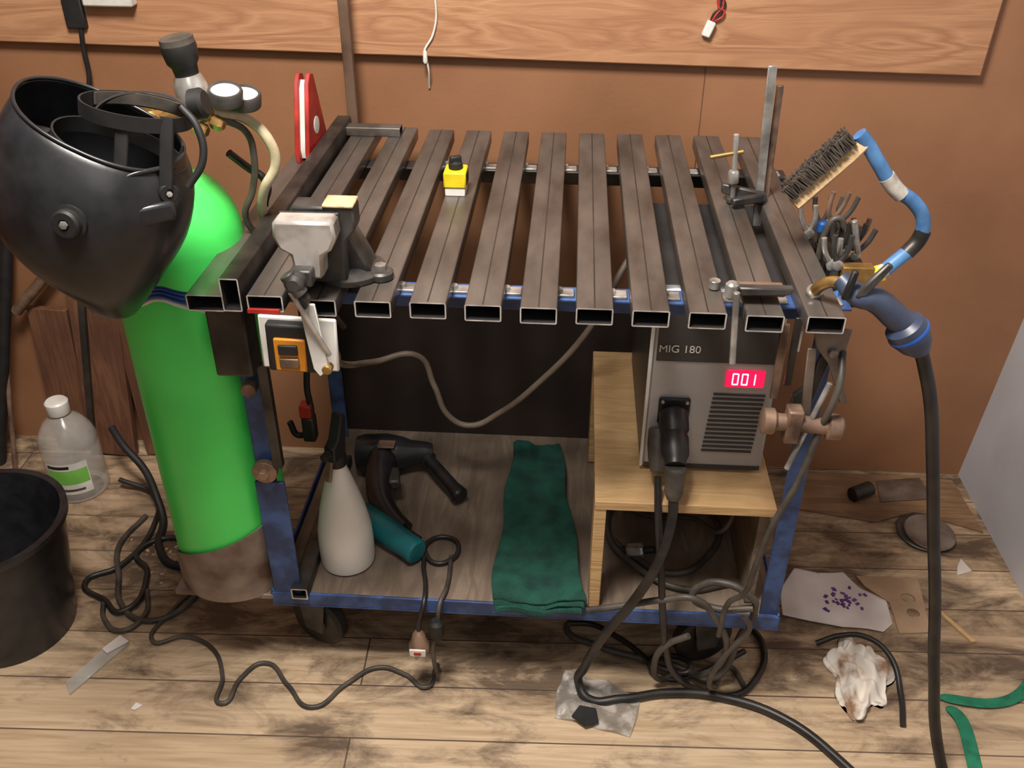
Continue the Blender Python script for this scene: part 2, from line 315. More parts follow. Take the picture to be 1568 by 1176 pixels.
# ---------------------------------------------------------------- gas cylinder
gc=root('gas_cylinder',(cx,cy,.2))
prof=[(.085,.198),(.1,.204),(.103,.215),(.103,.865)]
for k in range(1,13):
    a=radians(90*k/12); prof.append((.028+.075*cos(a),.865+.105*sin(a)))
prof+=[(.028,.985),(.03,.988),(.03,1.01),(.018,1.012)]
lathe('bottle_body',prof,(cx,cy,0),(0,0,1),green,gc,n=64)
lathe('valve',[(.016,0),(.018,.01),(.018,.05),(.012,.055),(.012,.075)],(cx,cy,1.01),(0,0,1),brass,gc)
cyl('valve_outlet',(cx,cy,1.04),(-.575,.17,1.07),.011,brass,gc)
lathe('regulator_body',[(.012,-.035),(.02,-.03),(.023,-.01),(.023,.015),(.018,.03)],(-.565,.17,1.09),(-.15,0,1),chrome,gc)
lathe('regulator_knob',[(.013,0),(.016,.006),(.0175,.02),(.022,.026),(.0245,.045),(.0235,.05),(.023,.058),(.018,.06)],(-.568,.17,1.112),(-.12,-.05,1),[blackm,cabg],gc,n=12,mi=[0,0,0,0,0,1,1,1])
for k,(gx,gz,gy) in enumerate(((-.517,1.085,.16),(-.502,1.072,.19))):
    lathe('gauge_%d'%(k+1),[(.018,0),(.023,.003),(.024,.018),(.022,.022),(.0195,.022),(.0192,.019),(.001,.019)],(gx,gy,gz),(.15,-.25,1),[castd,white],gc,mi=[0,0,0,0,0,1,1])
    cyl('gauge_stem',(gx,gy,gz),(-.55,.17,1.085),.007,brass,gc)
for p in((-.545,.15,1.075),(-.53,.15,1.06),(-.555,.15,1.05)): lathe('fitting',[(.007,-.01),(.01,-.006),(.01,.006),(.007,.01)],p,(1,-.2,-.3),brass,gc,n=6)
tube('cream_gas_hose',[(-.54,.16,1.072),(-.504,.2,1.05),(-.477,.2,1.02),(-.472,.2,.986),(-.495,.2,.945),(-.515,.24,.88),(-.515,.3,.8)],.0075,cream,gc)
tube('dark_gas_hose',[(-.53,.17,1.06),(-.508,.2,1.03),(-.503,.2,.995),(-.512,.2,.945),(-.53,.2,.90),(-.50,.26,.82),(-.45,.4,.6)],.005,cabg,gc)
tube('dark_gas_hose',[(-.54,.2,1.0),(-.52,.22,.97),(-.50,.22,.955),(-.515,.25,.9)],.006,rubber,gc)
for k in range(4): tube('tie_strap_%d'%k,[(-.655,.06,.83-.004*k),(-.62,.05,.852-.006*k),(-.585,.045,.848-.007*k),(-.555,.05,.842-.008*k)],.003,blueclear if k<3 else white,gc)
# ---------------------------------------------------------------- welding helmet
hm=root('welding_helmet',(-.62,-.05,1.0))
rings=[((-.678,1.166),(-.507,1.080),.073),((-.694,1.150),(-.503,1.058),.086),((-.711,1.125),(-.503,1.035),.097),((-.734,1.072),(-.510,1.003),.106),((-.744,1.020),(-.524,.967),.104),((-.726,.980),(-.545,.940),.096),((-.700,.950),(-.565,.915),.084),((-.674,.926),(-.580,.896),.066),((-.664,.900),(-.592,.882),.048),((-.658,.876),(-.602,.869),.03),((-.65,.868),(-.61,.864),.014)]
n=56; vs=[];fs=[]
def helm_pt(i,t,off=0):
    a,b,d=rings[i]; c=V(((a[0]+b[0])/2,-.05,(a[1]+b[1])/2)); h=V((b[0]-a[0],0,b[1]-a[1]))/2
    L=h.length; h/=L
    ct,st=cos(t),sin(t); e=2/2.3
    x=copysign(abs(ct)**e,ct)*(L+off); y=copysign(abs(st)**e,st)*(d+off)
    sag=-.010*max(0,-st)*max(0,1-i/3)
    return c+h*x+V((0,y,sag))
for i in range(len(rings)):
    for k in range(n): vs.append(helm_pt(i,2*pi*k/n))
for i in range(len(rings)-1):
    for k in range(n): fs.append((i*n+k,i*n+(k+1)%n,(i+1)*n+(k+1)%n,(i+1)*n+k))
fs.append(tuple(range((len(rings)-1)*n,len(rings)*n)))
o=mk('shell',vs,fs,blackp,hm,ang=60); s=o.modifiers.new('s','SOLIDIFY'); s.thickness=.003; s.offset=-1
sd=o.modifiers.new('d','SUBSURF'); sd.levels=1; sd.render_levels=1
tube('rim_edge',[helm_pt(0,2*pi*k/28,.0005) for k in range(28)],.0024,blackp,hm,cyc=True)
def knob(p,ax,r0):
    lathe('pivot_knob',[(r0*1.25,0),(r0*1.25,.004),(r0,.005),(r0,.012),(r0*.85,.015),(r0*.4,.015),(r0*.35,.012)],p,ax,blackm,hm,n=28)
    lathe('pivot_screw',[(r0*.3,.012),(r0*.3,.0165),(.001,.017)],p,ax,chrome,hm,n=6)
knob((-.605,-.149,1.038),(-.05,-1,.1),.0165); knob((-.515,-.085,1.052),(.7,-1,.1),.012)
tube('pivot_ridge',[(-.562,-.126,1.03),(-.566,-.128,1.06),(-.548,-.118,1.078),(-.52,-.096,1.082),(-.506,-.07,1.076)],.003,blackp,hm)
box('pivot_lug',(-.545,-.115,1.022),(-.50,-.102,1.046),blackp,hm,b=.005,rot=(0,0,35))
prism('visor_window',[(-.05,-.035),(.05,-.035),(.05,.035),(-.05,.035)],(-.740,-.05,1.02),(0,1,0),(.12,0,1),.012,blackm,hm,b=.003)
def band(nm,c,a,b,w,tilt,mat,t=.0025,a0=0,a1=360):
    R=Euler([radians(x) for x in tilt]).to_matrix(); N=36; vs=[];fs=[]; 
    for k in range(N+1):
        th=radians(a0+(a1-a0)*k/N)
        for rr,z in((0,-w/2),(0,w/2),(t,w/2),(t,-w/2)):
            vs.append(V(c)+R@V(((a+rr)*cos(th),(b+rr)*sin(th),z)))
    for k in range(N):
        for q in range(4): fs.append((k*4+q,k*4+(q+1)%4,(k+1)*4+(q+1)%4,(k+1)*4+q))
    if a1-a0<360: fs+=[(0,1,2,3),tuple(N*4+q for q in range(4))]
    return mk(nm,vs,fs,mat,hm)
band('headband',(-.55,-.045,1.134),.062,.050,.017,(-4,10,0),blackm)
band('headband_pad',(-.55,-.045,1.135),.058,.046,.014,(-4,10,0),cabg,a0=20,a1=160)
band('crown_strap',(-.565,-.05,1.10),.06,.05,.016,(90,0,20),blackm,a0=190,a1=350)
band('crown_arch',(-.55,-.03,1.12),.056,.03,.015,(75,0,8),greyd,a0=10,a1=170)
band('lower_band',(-.58,-.05,1.085),.076,.056,.02,(0,22,0),blackm)
for (a,b) in(((-.50,-.078,1.138),(-.51,-.095,1.06)),((-.548,-.09,1.134),(-.56,-.108,1.06))):
    rtube('headgear_strut',a,b,.016,.006,.0015,blackm,hm,up=(0,1,0),endm=blackm)
tube('headgear_loop',[(-.489,-.06,1.145),(-.470,-.07,1.125),(-.466,-.08,1.09),(-.485,-.09,1.06)],.0045,blackm,hm)
lathe('ratchet_knob',[(.012,0),(.018,.003),(.018,.016),(.014,.02)],(-.49,-.03,1.138),(1,0,.2),blackm,hm,n=14)
box('inner_lens_frame',(-.71,-.10,1.04),(-.69,0,1.10),greyd,hm,rot=(0,15,0))
# ---------------------------------------------------------------- bench vise
vi=root('bench_vise',(-.38,.05,T))
prism('front_jaw',[(-.039,.036),(-.041,.014),(-.034,-.004),(-.02,-.012),(-.017,-.045),(.02,-.045),(.022,-.012),(.034,-.004),(.042,.014),(.04,.036)],(-.380,.005,.950),(1,0,0),(0,0,1),.034,cast,vi,b=.004)
prism('rear_jaw',[(-.04,.042),(-.04,.01),(-.02,-.01),(-.02,-.07),(.028,-.07),(.028,-.01),(.045,.01),(.045,.042)],(-.368,.055,.945),(1,0,0),(0,0,1),.036,castd,vi,b=.003)
box('jaw_cap',(-.365,.035,.986),(-.323,.072,.991),brushw,vi,b=.002)
box('jaw_plate',(-.42,.024,.955),(-.34,.03,.984),castd,vi)
box('slide_bar',(-.40,-.03,.902),(-.37,.12,.925),castd,vi,b=.003)
prism('vise_body',[(-.035,-.006),(.06,-.006),(.05,.02),(.03,.06),(-.02,.06),(-.03,.02)],(-.368,.085,.878),(1,0,0),(0,0,1),.05,castd,vi,b=.004)
lathe('swivel_base',[(.05,0),(.052,.003),(.052,.009),(.04,.014),(.032,.018)],(-.348,.085,T+.0005),(0,0,1),castd,vi)
for (x,y) in((-.300,.07),(-.40,.13),(-.405,.04)):
    lathe('base_ear',[(.016,0),(.018,.003),(.018,.01),(.015,.013)],(x,y,T+.0008),(0,0,1),castd,vi)
    cyl('base_bolt',(x,y,T+.012),(x,y,T+.022),.009,chrome,vi,n=6)
cyl('lead_screw',(-.388,-.05,.916),(-.388,.02,.916),.007,chrome,vi)
lathe('screw_head',[(.008,0),(.013,.004),(.013,.02),(.008,.024)],(-.388,-.055,.916),(0,1,0),castd,vi)
cyl('cross_boss',(-.398,-.045,.928),(-.381,-.045,.90),.010,castd,vi)
cyl('handle_rod',(-.394,-.05,.905),(-.358,-.03,.80),.0035,chrome,vi)
prism('clamp_lever',[(-.01,.0),(.012,.0),(.022,-.1),(.008,-.112),(.0,-.1)],(-.382,-.03,.878),(1,0,0),(0,0,1),.005,white,vi)
cyl('lever_pin',(-.363,-.036,.778),(-.363,-.022,.778),.007,brass,vi)
cyl('lever_pin',(-.385,-.04,.882),(-.385,-.02,.882),.009,castd,vi)
box('under_clamp',(-.405,.01,.815),(-.37,.06,.843),steel_d,vi)
# ---------------------------------------------------------------- power switch
sw=root('power_switch_box',(-.41,.0,.8))
box('back_plate',(-.462,-.004,.758),(-.353,.003,.842),white,sw,b=.003,rot=(0,2,0))
box('black_body',(-.449,-.018,.762),(-.380,.0,.837),blackm,sw,b=.004,rot=(0,2,0))
box('orange_panel',(-.438,-.022,.766),(-.394,-.016,.817),orange,sw,b=.002,rot=(0,2,0))
box('rocker_on',(-.431,-.026,.794),(-.404,-.02,.809),blackm,sw); box('rocker_off',(-.431,-.026,.773),(-.404,-.02,.788),rust,sw)
box('mount_block',(-.45,.003,.77),(-.42,.05,.81),blackm,sw)
tube('supply_cable',[(-.36,0,.79),(-.42,.3,.58),(-.401,.42,.515),(-.323,.45,.513),(-.294,.45,.446),(-.264,.45,.37),(-.225,.45,.352),(-.165,.45,.385),(-.092,.45,.455),(.01,.45,.592),(.07,.5,.70),(.1,.55,.72)],.006,M('cable_taupe',srgb(140,126,112),srgb(104,92,80),rough=.5),sw)
hg=root('hanging_extension_lead',(-.5,.3,.5))
tube('lead',[(-.50,.3,.80),(-.495,.3,.60),(-.503,.3,.533),(-.506,.3,.45),(-.53,.3,.42),(-.545,.3,.45)],.006,blackm,hg)
box('red_plug',(-.52,.285,.468),(-.498,.31,.495),red,hg,b=.003)
box('plug_body',(-.519,.285,.415),(-.495,.31,.468),rubber,hg,b=.004)
# ---------------------------------------------------------------- magnets
mg=root('magnetic_welding_square',(-.522,.58,T))
ps=[(-.055,0),(.05,0),(.06,.02),(.012,.145),(-.006,.15),(-.022,.135),(-.06,.02)]
Uv=V((.04,1,0)).normalized(); Nv=V((1,-.04,0)).normalized()
for s,m_ in((-1,red),(1,red)): prism('side_plate',ps,V((-.523,.58,T))+Nv*s*.0095,Uv,(0,0,1),.008,m_,mg)
prism('magnet_core',[(a*.84,.006+b*.88) for a,b in ps],(-.523,.58,T),Uv,(0,0,1),.012,white,mg)
lathe('hub_hole',[(.014,-.0145),(.016,-.0142),(.016,.0142),(.014,.0145)],(-.523,.58,T+.055),Nv,white,mg)
my=root('switchable_magnet',(-.232,.4,T))
box('steel_foot',(-.249,.385,T),(-.215,.425,T+.014),white,my); box('yellow_body',(-.251,.383,T+.014),(-.213,.427,T+.042),yellow,my,b=.003)
box('body_side_label',(-.2128,.39,T+.018),(-.2122,.42,T+.038),blackm,my,b=0)
lathe('turn_knob',[(.009,0),(.012,.002),(.012,.01),(.006,.013),(.006,.016)],(-.232,.405,T+.042),(0,0,1),blackm,my)
box('knob_grip',(-.242,.4,T+.05),(-.222,.41,T+.064),blackm,my,b=.003,rot=(0,0,25))
# ---------------------------------------------------------------- MIG welder
mw=root('mig_welder',(.205,.38,.45))
X0,X1,Y0,Y1,Z0,Z1=.100,.308,.205,.56,.455,.80
box('case',(X0,Y0+.01,Z0),(X1,Y1,Z1),greyd,mw,b=.006)
box('front_panel',(X0,Y0-.004,Z0),(X1,Y0+.012,Z1),grey,mw,b=.009)
box('front_edge_left',(X0-.002,Y0-.007,Z0+.004),(X0+.004,Y0-.002,Z1),white,mw)
box('upper_label_band',(X0+.010,Y0-.006,.672),(X1-.006,Y0-.003,.79),greyd,mw,b=.001)
box('lower_band',(X0+.006,Y0-.0055,Z0+.004),(X1-.004,Y0-.0035,Z0+.012),greyd,mw,b=0)
txt('label_text','MIG 180',.019,(.112,Y0-.0075,.690),(radians(90),0,0),white,mw)
DX=.003
box('display_window',(.222+DX,Y0-.0075,.628),(.284+DX,Y0-.004,.66),ledwin,mw)
def seg(x,z,ch):
    w,h,t=.0085,.010,.0016
    S={'a':(x,z+h,w,t),'g':(x,z,w,t),'d':(x,z-h,w,t),'b':(x+w/2,z+h/2,t,h),'c':(x+w/2,z-h/2,t,h),'f':(x-w/2,z+h/2,t,h),'e':(x-w/2,z-h/2,t,h)}
    D={'0':'abcdef','1':'bc'}[ch]
    merge_boxes('digit_'+ch,[((S[k][0],Y0-.0082,S[k][1]),(S[k][2]/2,.0006,S[k][3]/2),I3) for k in D],ledred,mw)
for k,ch in enumerate('001'): seg(.237+DX+.0150*k-(.003 if k==2 else 0),.644,ch)
merge_boxes('vents',[(((.209+.293)/2-.0006*k,Y0-.0052,.612-.0088*k),(.042,.0012,.0017),I3) for k in range(14)],greyd,mw)
prism('euro_flange',[(-.026,-.026),(.026,-.026),(.026,.026),(-.026,.026)],(.147,Y0-.008,.578),(1,0,0),(0,0,1),.008,blackm,mw,b=.003)
for a in(-1,1):
    for b_ in(-1,1): cyl('flange_screw',(.147+a*.02,Y0-.012,.578+b_*.02),(.147+a*.02,Y0-.015,.578+b_*.02),.003,chrome,mw,n=8)
lathe('euro_plug',[(.02,0),(.024,.005),(.024,.035),(.021,.04),(.021,.045),(.023,.05),(.023,.08),(.018,.09),(.017,.1)],(.147,Y0-.01,.578),(.0,-.8,-.42),rubber,mw)
P=V((.147,Y0-.01,.578))+V((.0,-.8,-.42)).normalized()*.1
lathe('torch_cable_sleeve',[(.017,0),(.0185,.004)]+[(.0185-.0012*(k%2)-.0004*k,.008+.006*k) for k in range(8)]+[(.011,.058)],P,(.02,-.25,-1),cabg,mw)
lathe('earth_connector',[(.012,0),(.017,.004),(.018,.03),(.016,.05),(.011,.075)],(.125,Y0-.01,.545),(-.02,-.62,-.75),cabg,mw)
P2=P+V((.02,-.25,-1)).normalized()*.058
tube('torch_cable',[P2,(.149,.085,.45),(.136,.065,.38),(.102,.06,.285),(.051,.06,.185),(.02,.075,.08),(.012,.085,.03),(.03,.065,.0095),(.092,.068,.0095),(.18,.088,.0095),(.277,.086,.0095),(.391,.043,.0095),(.477,-.045,.0095),(.56,-.18,.0095),(.62,-.3,.0095)],.0085,rubber,mw)
tube('earth_cable',[(.124,.13,.49),(.128,.1,.43),(.14,.08,.33),(.15,.07,.24),(.165,.075,.14),(.19,.09,.06),(.235,.10,.01),(.30,.09,.008),(.35,.13,.008),(.379,.22,.008),(.35,.28,.01)],.0065,rubber,mw)
cl=root('coiled_cables',(.2,.1,.05))
tube('coil_1',[(-.0,.26,.008),(-.012,.235,.008),(.05,.195,.008),(.134,.17,.008),(.2,.15,.014),(.262,.115,.02),(.31,.14,.12),(.31,.085,.24),(.29,.06,.30),(.25,.07,.315),(.215,.08,.30),(.2,.08,.27),(.24,.07,.255),(.3,.06,.27)],.0065,cabg,cl)
tube('coil_2',[(.02,.085,.22),(.08,.075,.245),(.15,.07,.27),(.20,.06,.285),(.24,.06,.24),(.27,.07,.15),(.24,.1,.05),(.21,.13,.02),(.17,.11,.02),(.15,.09,.08),(.165,.07,.16),(.20,.065,.19)],.006,cabg,cl)
tube('coil_3',[(.33,.11,.008),(.30,.16,.01),(.27,.10,.02),(.25,.07,.07),(.27,.065,.15),(.30,.06,.22),(.285,.05,.26)],.0055,cabg,cl)
tube('coil_4',[(-.01,.25,.009),(.04,.25,.009),(.10,.21,.012),(.19,.13,.02),(.225,.13,.03),(.19,.17,.02),(.15,.15,.02),(.17,.12,.015),(.25,.14,.012),(.34,.2,.01)],.0055,rubber,cl)
tube('coil_5',[(.06,.3,.209),(.10,.25,.209),(.18,.2,.209),(.25,.25,.209),(.28,.35,.209),(.2,.45,.209),(.1,.42,.209),(.06,.3,.215),(.12,.2,.215),(.2,.16,.209),(.28,.18,.209)],.006,cabg,cl)
tube('coil_6',[(.07,.4,.209),(.15,.36,.209),(.22,.3,.26),(.26,.22,.30),(.28,.2,.38)],.0045,cabg,cl)
cg=root('cable_gland_fitting',(.109,.25,.24))
lathe('body',[(.01,0),(.014,.004),(.014,.03),(.01,.034)],(.095,.25,.214),(1,-.2,.3),chrome,cg,n=6); cyl('tip',(.128,.243,.224),(.148,.24,.23),.007,blackm,cg); cyl('tail',(.075,.256,.21),(.096,.25,.216),.006,blackm,cg)
# ---------------------------------------------------------------- lower shelf objects
sb=root('spray_bottle',(-.432,.205,.2))
bx,by=-.436,.205
lathe('bottle',[(.044,.2),(.05,.205),(.0515,.215),(.0515,.255),(.05,.285),(.042,.33),(.032,.37),(.022,.405),(.016,.425),(.015,.432)],(bx,by,0),(0,0,1),whitem,sb,n=48)
lathe('collar',[(.017,.43),(.018,.433),(.018,.45),(.014,.455)],(bx,by,0),(0,0,1),blackm,sb,n=20)
prism('trigger_head',[(-.03,.0),(.008,.0),(.012,.03),(.02,.075),(.008,.085),(-.012,.04),(-.028,.03)],(bx+.005,by,.452),V((.35,1,0)),(0,0,1),.022,blackm,sb,b=.003)
cyl('nozzle',(bx-.004,by-.028,.474),(bx-.01,by-.044,.472),.008,blackm,sb)
prism('trigger_lever',[(-.02,.0),(-.012,.0),(-.03,-.05),(-.036,-.045)],(bx,by,.46),V((.35,1,0)),(0,0,1),.012,rust,sb,b=.002)
pd=root('power_drill',(-.37,.37,.2))
lathe('motor_housing',[(.02,0),(.036,.004),(.041,.02),(.041,.07),(.034,.1),(.026,.12),(.022,.15),(.017,.165)],(-.475,.48,.246),(1,.08,.02),blackp,pd)
tube('pistol_grip',[(-.415,.465,.25),(-.408,.40,.246),(-.395,.34,.238),(-.365,.292,.23),(-.338,.266,.224)],.027,blackp,pd,rs=[1.25,1.1,.95,.85,.8])
box('grip_trigger',(-.39,.37,.24),(-.365,.42,.262),castd,pd,b=.005,rot=(0,0,12))
lathe('teal_barrel',[(.018,0),(.027,.004),(.027,.10),(.024,.13),(.025,.16),(.02,.165)],(-.43,.305,.2285),(.145,-.115,.0),teal,pd)
box('rating_label',(-.42,.45,.284),(-.385,.475,.288),rust,pd,b=.001)
lathe('side_handle',[(.010,0),(.017,.002),(.018,.012),(.013,.016),(.0145,.05),(.015,.11),(.018,.125),(.019,.135),(.015,.14)],(-.325,.487,.24),(.10,-.125,-.02),blackp,pd)
cyl('side_handle_rod',(-.36,.50,.25),(-.325,.487,.24),.008,chrome,pd)
lathe('strain_relief',[(.013,0),(.012,.01),(.009,.03),(.007,.045)],(-.345,.268,.222),(1,-.45,-.1),rubber,pd)
tube('drill_cable',[(-.31,.25,.217),(-.296,.235,.209),(-.27,.20,.207),(-.245,.205,.207),(-.228,.24,.207),(-.245,.27,.207),(-.285,.262,.207),(-.29,.2,.207),(-.278,.14,.207),(-.275,.098,.205),(-.283,.085,.17),(-.286,.08,.13)],.0045,rubber,pd)
tube('lead_down',[(-.24,.22,.207),(-.238,.14,.207),(-.246,.095,.206),(-.25,.085,.17),(-.26,.08,.11),(-.258,.085,.04),(-.264,.12,.008),(-.274,.074,.006),(-.32,.10,.006),(-.376,.114,.006),(-.43,.07,.006),(-.482,.013,.006),(-.54,.06,.006),(-.601,.110,.006),(-.635,.07,.006),(-.653,.010,.006),(-.67,.07,.006),(-.715,.14,.006),(-.78,.165,.006),(-.838,.149,.006),(-.83,.23,.006),(-.80,.31,.006)],.0042,cabg,pd)
lathe('mains_plug',[(.006,0),(.011,.006),(.014,.02),(.019,.03),(.019,.045),(.014,.05)],(-.285,.08,.15),(0,-.1,-1),rust,pd)
cyl('plug_pin',(-.291,.073,.10),(-.291,.072,.083),.0025,chrome,pd); cyl('plug_pin',(-.277,.073,.10),(-.277,.072,.083),.0025,chrome,pd)
box('plug_clip',(-.30,.056,.108),(-.27,.060,.125),white,pd); box('plug_fuse_door',(-.292,.055,.112),(-.278,.058,.12),red,pd)
lathe('inline_coupler',[(.008,0),(.014,.006),(.014,.035),(.009,.045)],(-.252,.082,.178),(0,-.05,-1),blackm,pd)
# green cloth
NU,NV=16,36
def clothpt(u,v,dz):
    if v<.88:
        q=v/.88; y=.565-q*(.565-.118); z=.206+dz
    else:
        q=(v-.88)/.12; y=.118-.018*sin(q*pi/2); z=.206+dz-.013*(1-cos(q*pi/2))
    xl=-.138-.012*v; xr=-.048+.056*min(1,v*1.1)
    x=xl+(xr-xl)*u
    z+=.0035*sin(u*7+v*9)+.003*sin(v*23+u*4)+.002*sin(u*21)
    return (x+.004*sin(v*14),y+.004*sin(u*9),max(z,.204 if y>.1 else .195))
cf=root('folded_green_cloth',(-.07,.35,.2))
for L_,dz in enumerate((.002,.012,.021)):
    vs=[];fs=[]
    for j in range(NV+1):
        for i in range(NU+1):
            p=V(clothpt(i/NU,(j/NV)*(1-.012*L_),dz)); p.x+=.004*L_*(1 if i>8 else -.5); p.y-=.003*(2-L_) if j>NV*.8 else 0; vs.append(p)
    for j in range(NV):
        for i in range(NU): a=j*(NU+1)+i; fs.append((a,a+1,a+NU+2,a+NU+1))
    o=mk('fold_layer_%d'%(L_+1),vs,fs,cloth,cf,ang=80); s=o.modifiers.new('s','SOLIDIFY'); s.thickness=.007; s.offset=0
    bev(o,.0025)
# ---------------------------------------------------------------- torch on right side
tr=root('mig_torch',(.37,0,.88))
tube('torch_handle',[(.318,.02,.915),(.338,0,.902),(.361,0,.896),(.391,0,.873),(.41,0,.858)],.017,M('torch_blue_grey',srgb(74,86,112),srgb(52,60,78),rough=.4),tr,rs=[.7,.9,1,1.05,1.05])
lathe('cable_collar',[(.018,0),(.026,.006),(.028,.02),(.022,.04),(.013,.055)],(.402,0,.864),(.62,0,-.75),M('collar_blue',srgb(66,78,104),srgb(46,54,72),rough=.4),tr)
lathe('collar_ring',[(.0275,0),(.0283,.002),(.0283,.004),(.0275,.006)],(.412,0,.852),(.62,0,-.75),blueclear,tr)
tube('swan_neck',[(.325,.015,.91),(.31,.03,.905),(.30,.045,.89),(.298,.06,.872)],.008,brass,tr)
cyl('nozzle',(.298,.055,.88),(.30,.075,.845),.011,chrome,tr)
prism('trigger',[(-.01,0),(.004,.003),(.03,.045),(.022,.05),(.0,.02)],(.34,-.012,.905),(1,0,0),(0,0,1),.008,castd,tr,b=.002)
prism('torch_hook',[(-.004,0),(.006,0),(.012,.04),(.004,.042)],(.318,-.01,.90),(1,0,0),(0,0,1),.008,blackm,tr,b=.002)
tube('torch_hose',[(.432,0,.832),(.446,0,.80),(.464,-.005,.75),(.487,-.01,.66),(.52,-.015,.52),(.55,-.02,.396),(.585,-.03,.23),(.625,-.045,.07),(.645,-.075,.014),(.66,-.14,.0105),(.68,-.3,.0105)],.0095,rubber,tr)
bt=root('blue_bent_pipe',(.43,.2,.9))
bpts=[(.358,.2,1.05),(.372,.2,1.036),(.393,.2,1.009),(.423,.2,.973),(.455,.2,.952),(.474,.2,.925),(.473,.2,.892),(.446,.19,.865),(.42,.18,.845),(.385,.16,.83),(.345,.14,.82)]
tube('pipe',bpts,.0105,M('blue_tape',srgb(90,140,190),srgb(64,108,160),scale=30,rough=.45),bt)
wt=M('white_tape',srgb(205,200,190),srgb(150,140,130),scale=40,rough=.5)
tube('tape_wrap_1',[(.408,.2,.990),(.423,.2,.973),(.435,.2,.963)],.0118,wt,bt); tube('tape_wrap_2',[(.478,.2,.91),(.473,.2,.892),(.46,.195,.876)],.0116,steel_d,bt); tube('tape_wrap_3',[(.43,.183,.852),(.41,.175,.841),(.385,.16,.83)],.0116,wt,bt)
wb=root('wire_brush',(.32,.2,1.0))
a=V((.285,.2,.945)); b_=V((.372,.2,1.045)); d=(b_-a).normalized(); N_=V((-d.z,0,d.x))
prism('brush_handle',[(0,-.011),(.1,-.012),(.128,-.01),(.133,0),(.128,.01),(.1,.01),(0,.01)],a,d,V((N_.x,.35,N_.z)),.016,brushw,wb,b=.002)
items=[]
R=Matrix((d,V((0,1,0)),N_)).transposed()
for i in range(38):
    for j in range(9):
        c_=a+d*(.005+.003*i)+V((0,-.013+.0034*j,0))+N_*.021
        items.append((c_+V((random.uniform(-.001,.001),0,random.uniform(-.001,.001))),(.0010,.0011,.0115+random.uniform(-.0015,.0015)),R@Euler((random.uniform(-.14,.14),random.uniform(-.2,.2),0)).to_matrix()))
merge_boxes('bristles',items,M('bristle',srgb(90,80,70),srgb(48,42,38),scale=60,rough=.7),wb)
# hand tools hung at the table side
ht=root('hand_tools_rack',(.385,.25,.86))
box('tool_holder',(.352,.16,.80),(.41,.36,.845),steel_d,ht)
box('holder_lip',(.36,.15,.835),(.405,.17,.87),brass,ht)
cols=[castd,chrome,steel_d,cabg,castd,steel_d,rust,chrome,rust,castd]
for k in range(11):
    x=.350+.0075*(k%7)+random.uniform(-.003,.005); y=.165+.016*k; h=random.uniform(.035,.07); tl=random.uniform(-.025,.03); m_=cols[k%10]
    cyl('tool_shank',(x,y,.83),(x+tl*.6,y,.83+h*.7),.005,castd,ht)
    lathe('tool_pivot',[(.006,-.004),(.008,-.003),(.008,.003),(.006,.004)],(x+tl*.6,y-.002,.83+h*.7),(0,1,0),chrome,ht,n=16)
    for s in(-1,1): tube('tool_grip',[(x+tl*.6,y,.83+h*.7),(x+tl*.8+s*.010,y,.845+h*.85),(x+tl+s*.012,y,.86+h)],.004,m_,ht)
lathe('blue_cap',[(.007,0),(.009,.003),(.009,.014),(.006,.017)],(.338,.22,.895),(0,0,1),M('bluecap',srgb(40,110,200),rough=.4),ht)
box('yellow_tool',(.40,.17,.835),(.43,.19,.856),yellow,ht,b=.003,rot=(0,-20,0))
cyl('ring_spanner',(.35,.19,.90),(.365,.19,.865),.004,chrome,ht); cyl('ring_spanner',(.37,.18,.93),(.385,.18,.88),.0045,chrome,ht)
tube('grey_handle_arc',[(.335,.2,.86),(.338,.2,.90),(.352,.2,.925),(.365,.2,.91)],.005,cabg,ht)
# ---------------------------------------------------------------- clamps
fc=root('f_clamp',(.275,.41,T))
prism('bar',[(-.007,-.05),(.007,-.05),(.007,.218),(-.007,.218)],(.279,.415,T),(1,0,0),(-.045,0,1),.005,chrome,fc)
prism('bar_second',[(-.005,0),(.006,0),(.006,.185),(-.005,.185)],(.291,.425,T),(1,0,0),(-.02,0,1),.006,rust,fc)
prism('sliding_arm',[(0,-.008),(.07,-.012),(.08,.0),(.075,.012),(.06,.01),(0,.008)],(.212,.40,.892),(1,0,-.25),(0,0,1),.012,castd,fc,b=.002)
prism('fixed_arm',[(0,-.006),(.06,-.008),(.06,.006),(0,.006)],(.225,.36,.882),(1,.5,0),(0,0,1),.012,castd,fc,b=.002)
cyl('screw',(.223,.39,.985),(.231,.39,.872),.0045,chrome,fc); cyl('t_bar',(.186,.39,.946),(.238,.39,.957),.0035,brass,fc)
lathe('swivel_pad',[(.006,0),(.011,.003),(.011,.008),(.008,.01)],(.231,.39,T),(0,0,1),castd,fc)
lathe('screw_collar',[(.007,0),(.009,.003),(.009,.02),(.006,.024)],(.2265,.39,.925),(.07,0,-1),chrome,fc)
f2=root('f_clamp',(.22,.02,.9))
prism('top_arm',[(0,-.006),(.08,-.004),(.085,.006),(.0,.007)],(.178,.03,.888),(1,0,.02),(0,0,1),.014,castd,f2,b=.002)
prism('rail_arm',[(0,-.004),(.075,-.004),(.075,.005),(.0,.005)],(.182,.055,.878),(1,0,0),(0,0,1),.03,rust,f2,b=.002)
cyl('screw',(.183,.0,.90),(.190,-.005,.795),.0045,chrome,f2)
lathe('knob_end',[(.006,0),(.009,.003),(.009,.02),(.006,.024)],(.180,.02,.905),(0,0,-1),chrome,f2)
prism('bar',[(-.006,0),(.006,0),(.008,-.12),(-.004,-.12)],(.258,.02,.845),(1,0,0),(0,0,1),.005,rust,f2)
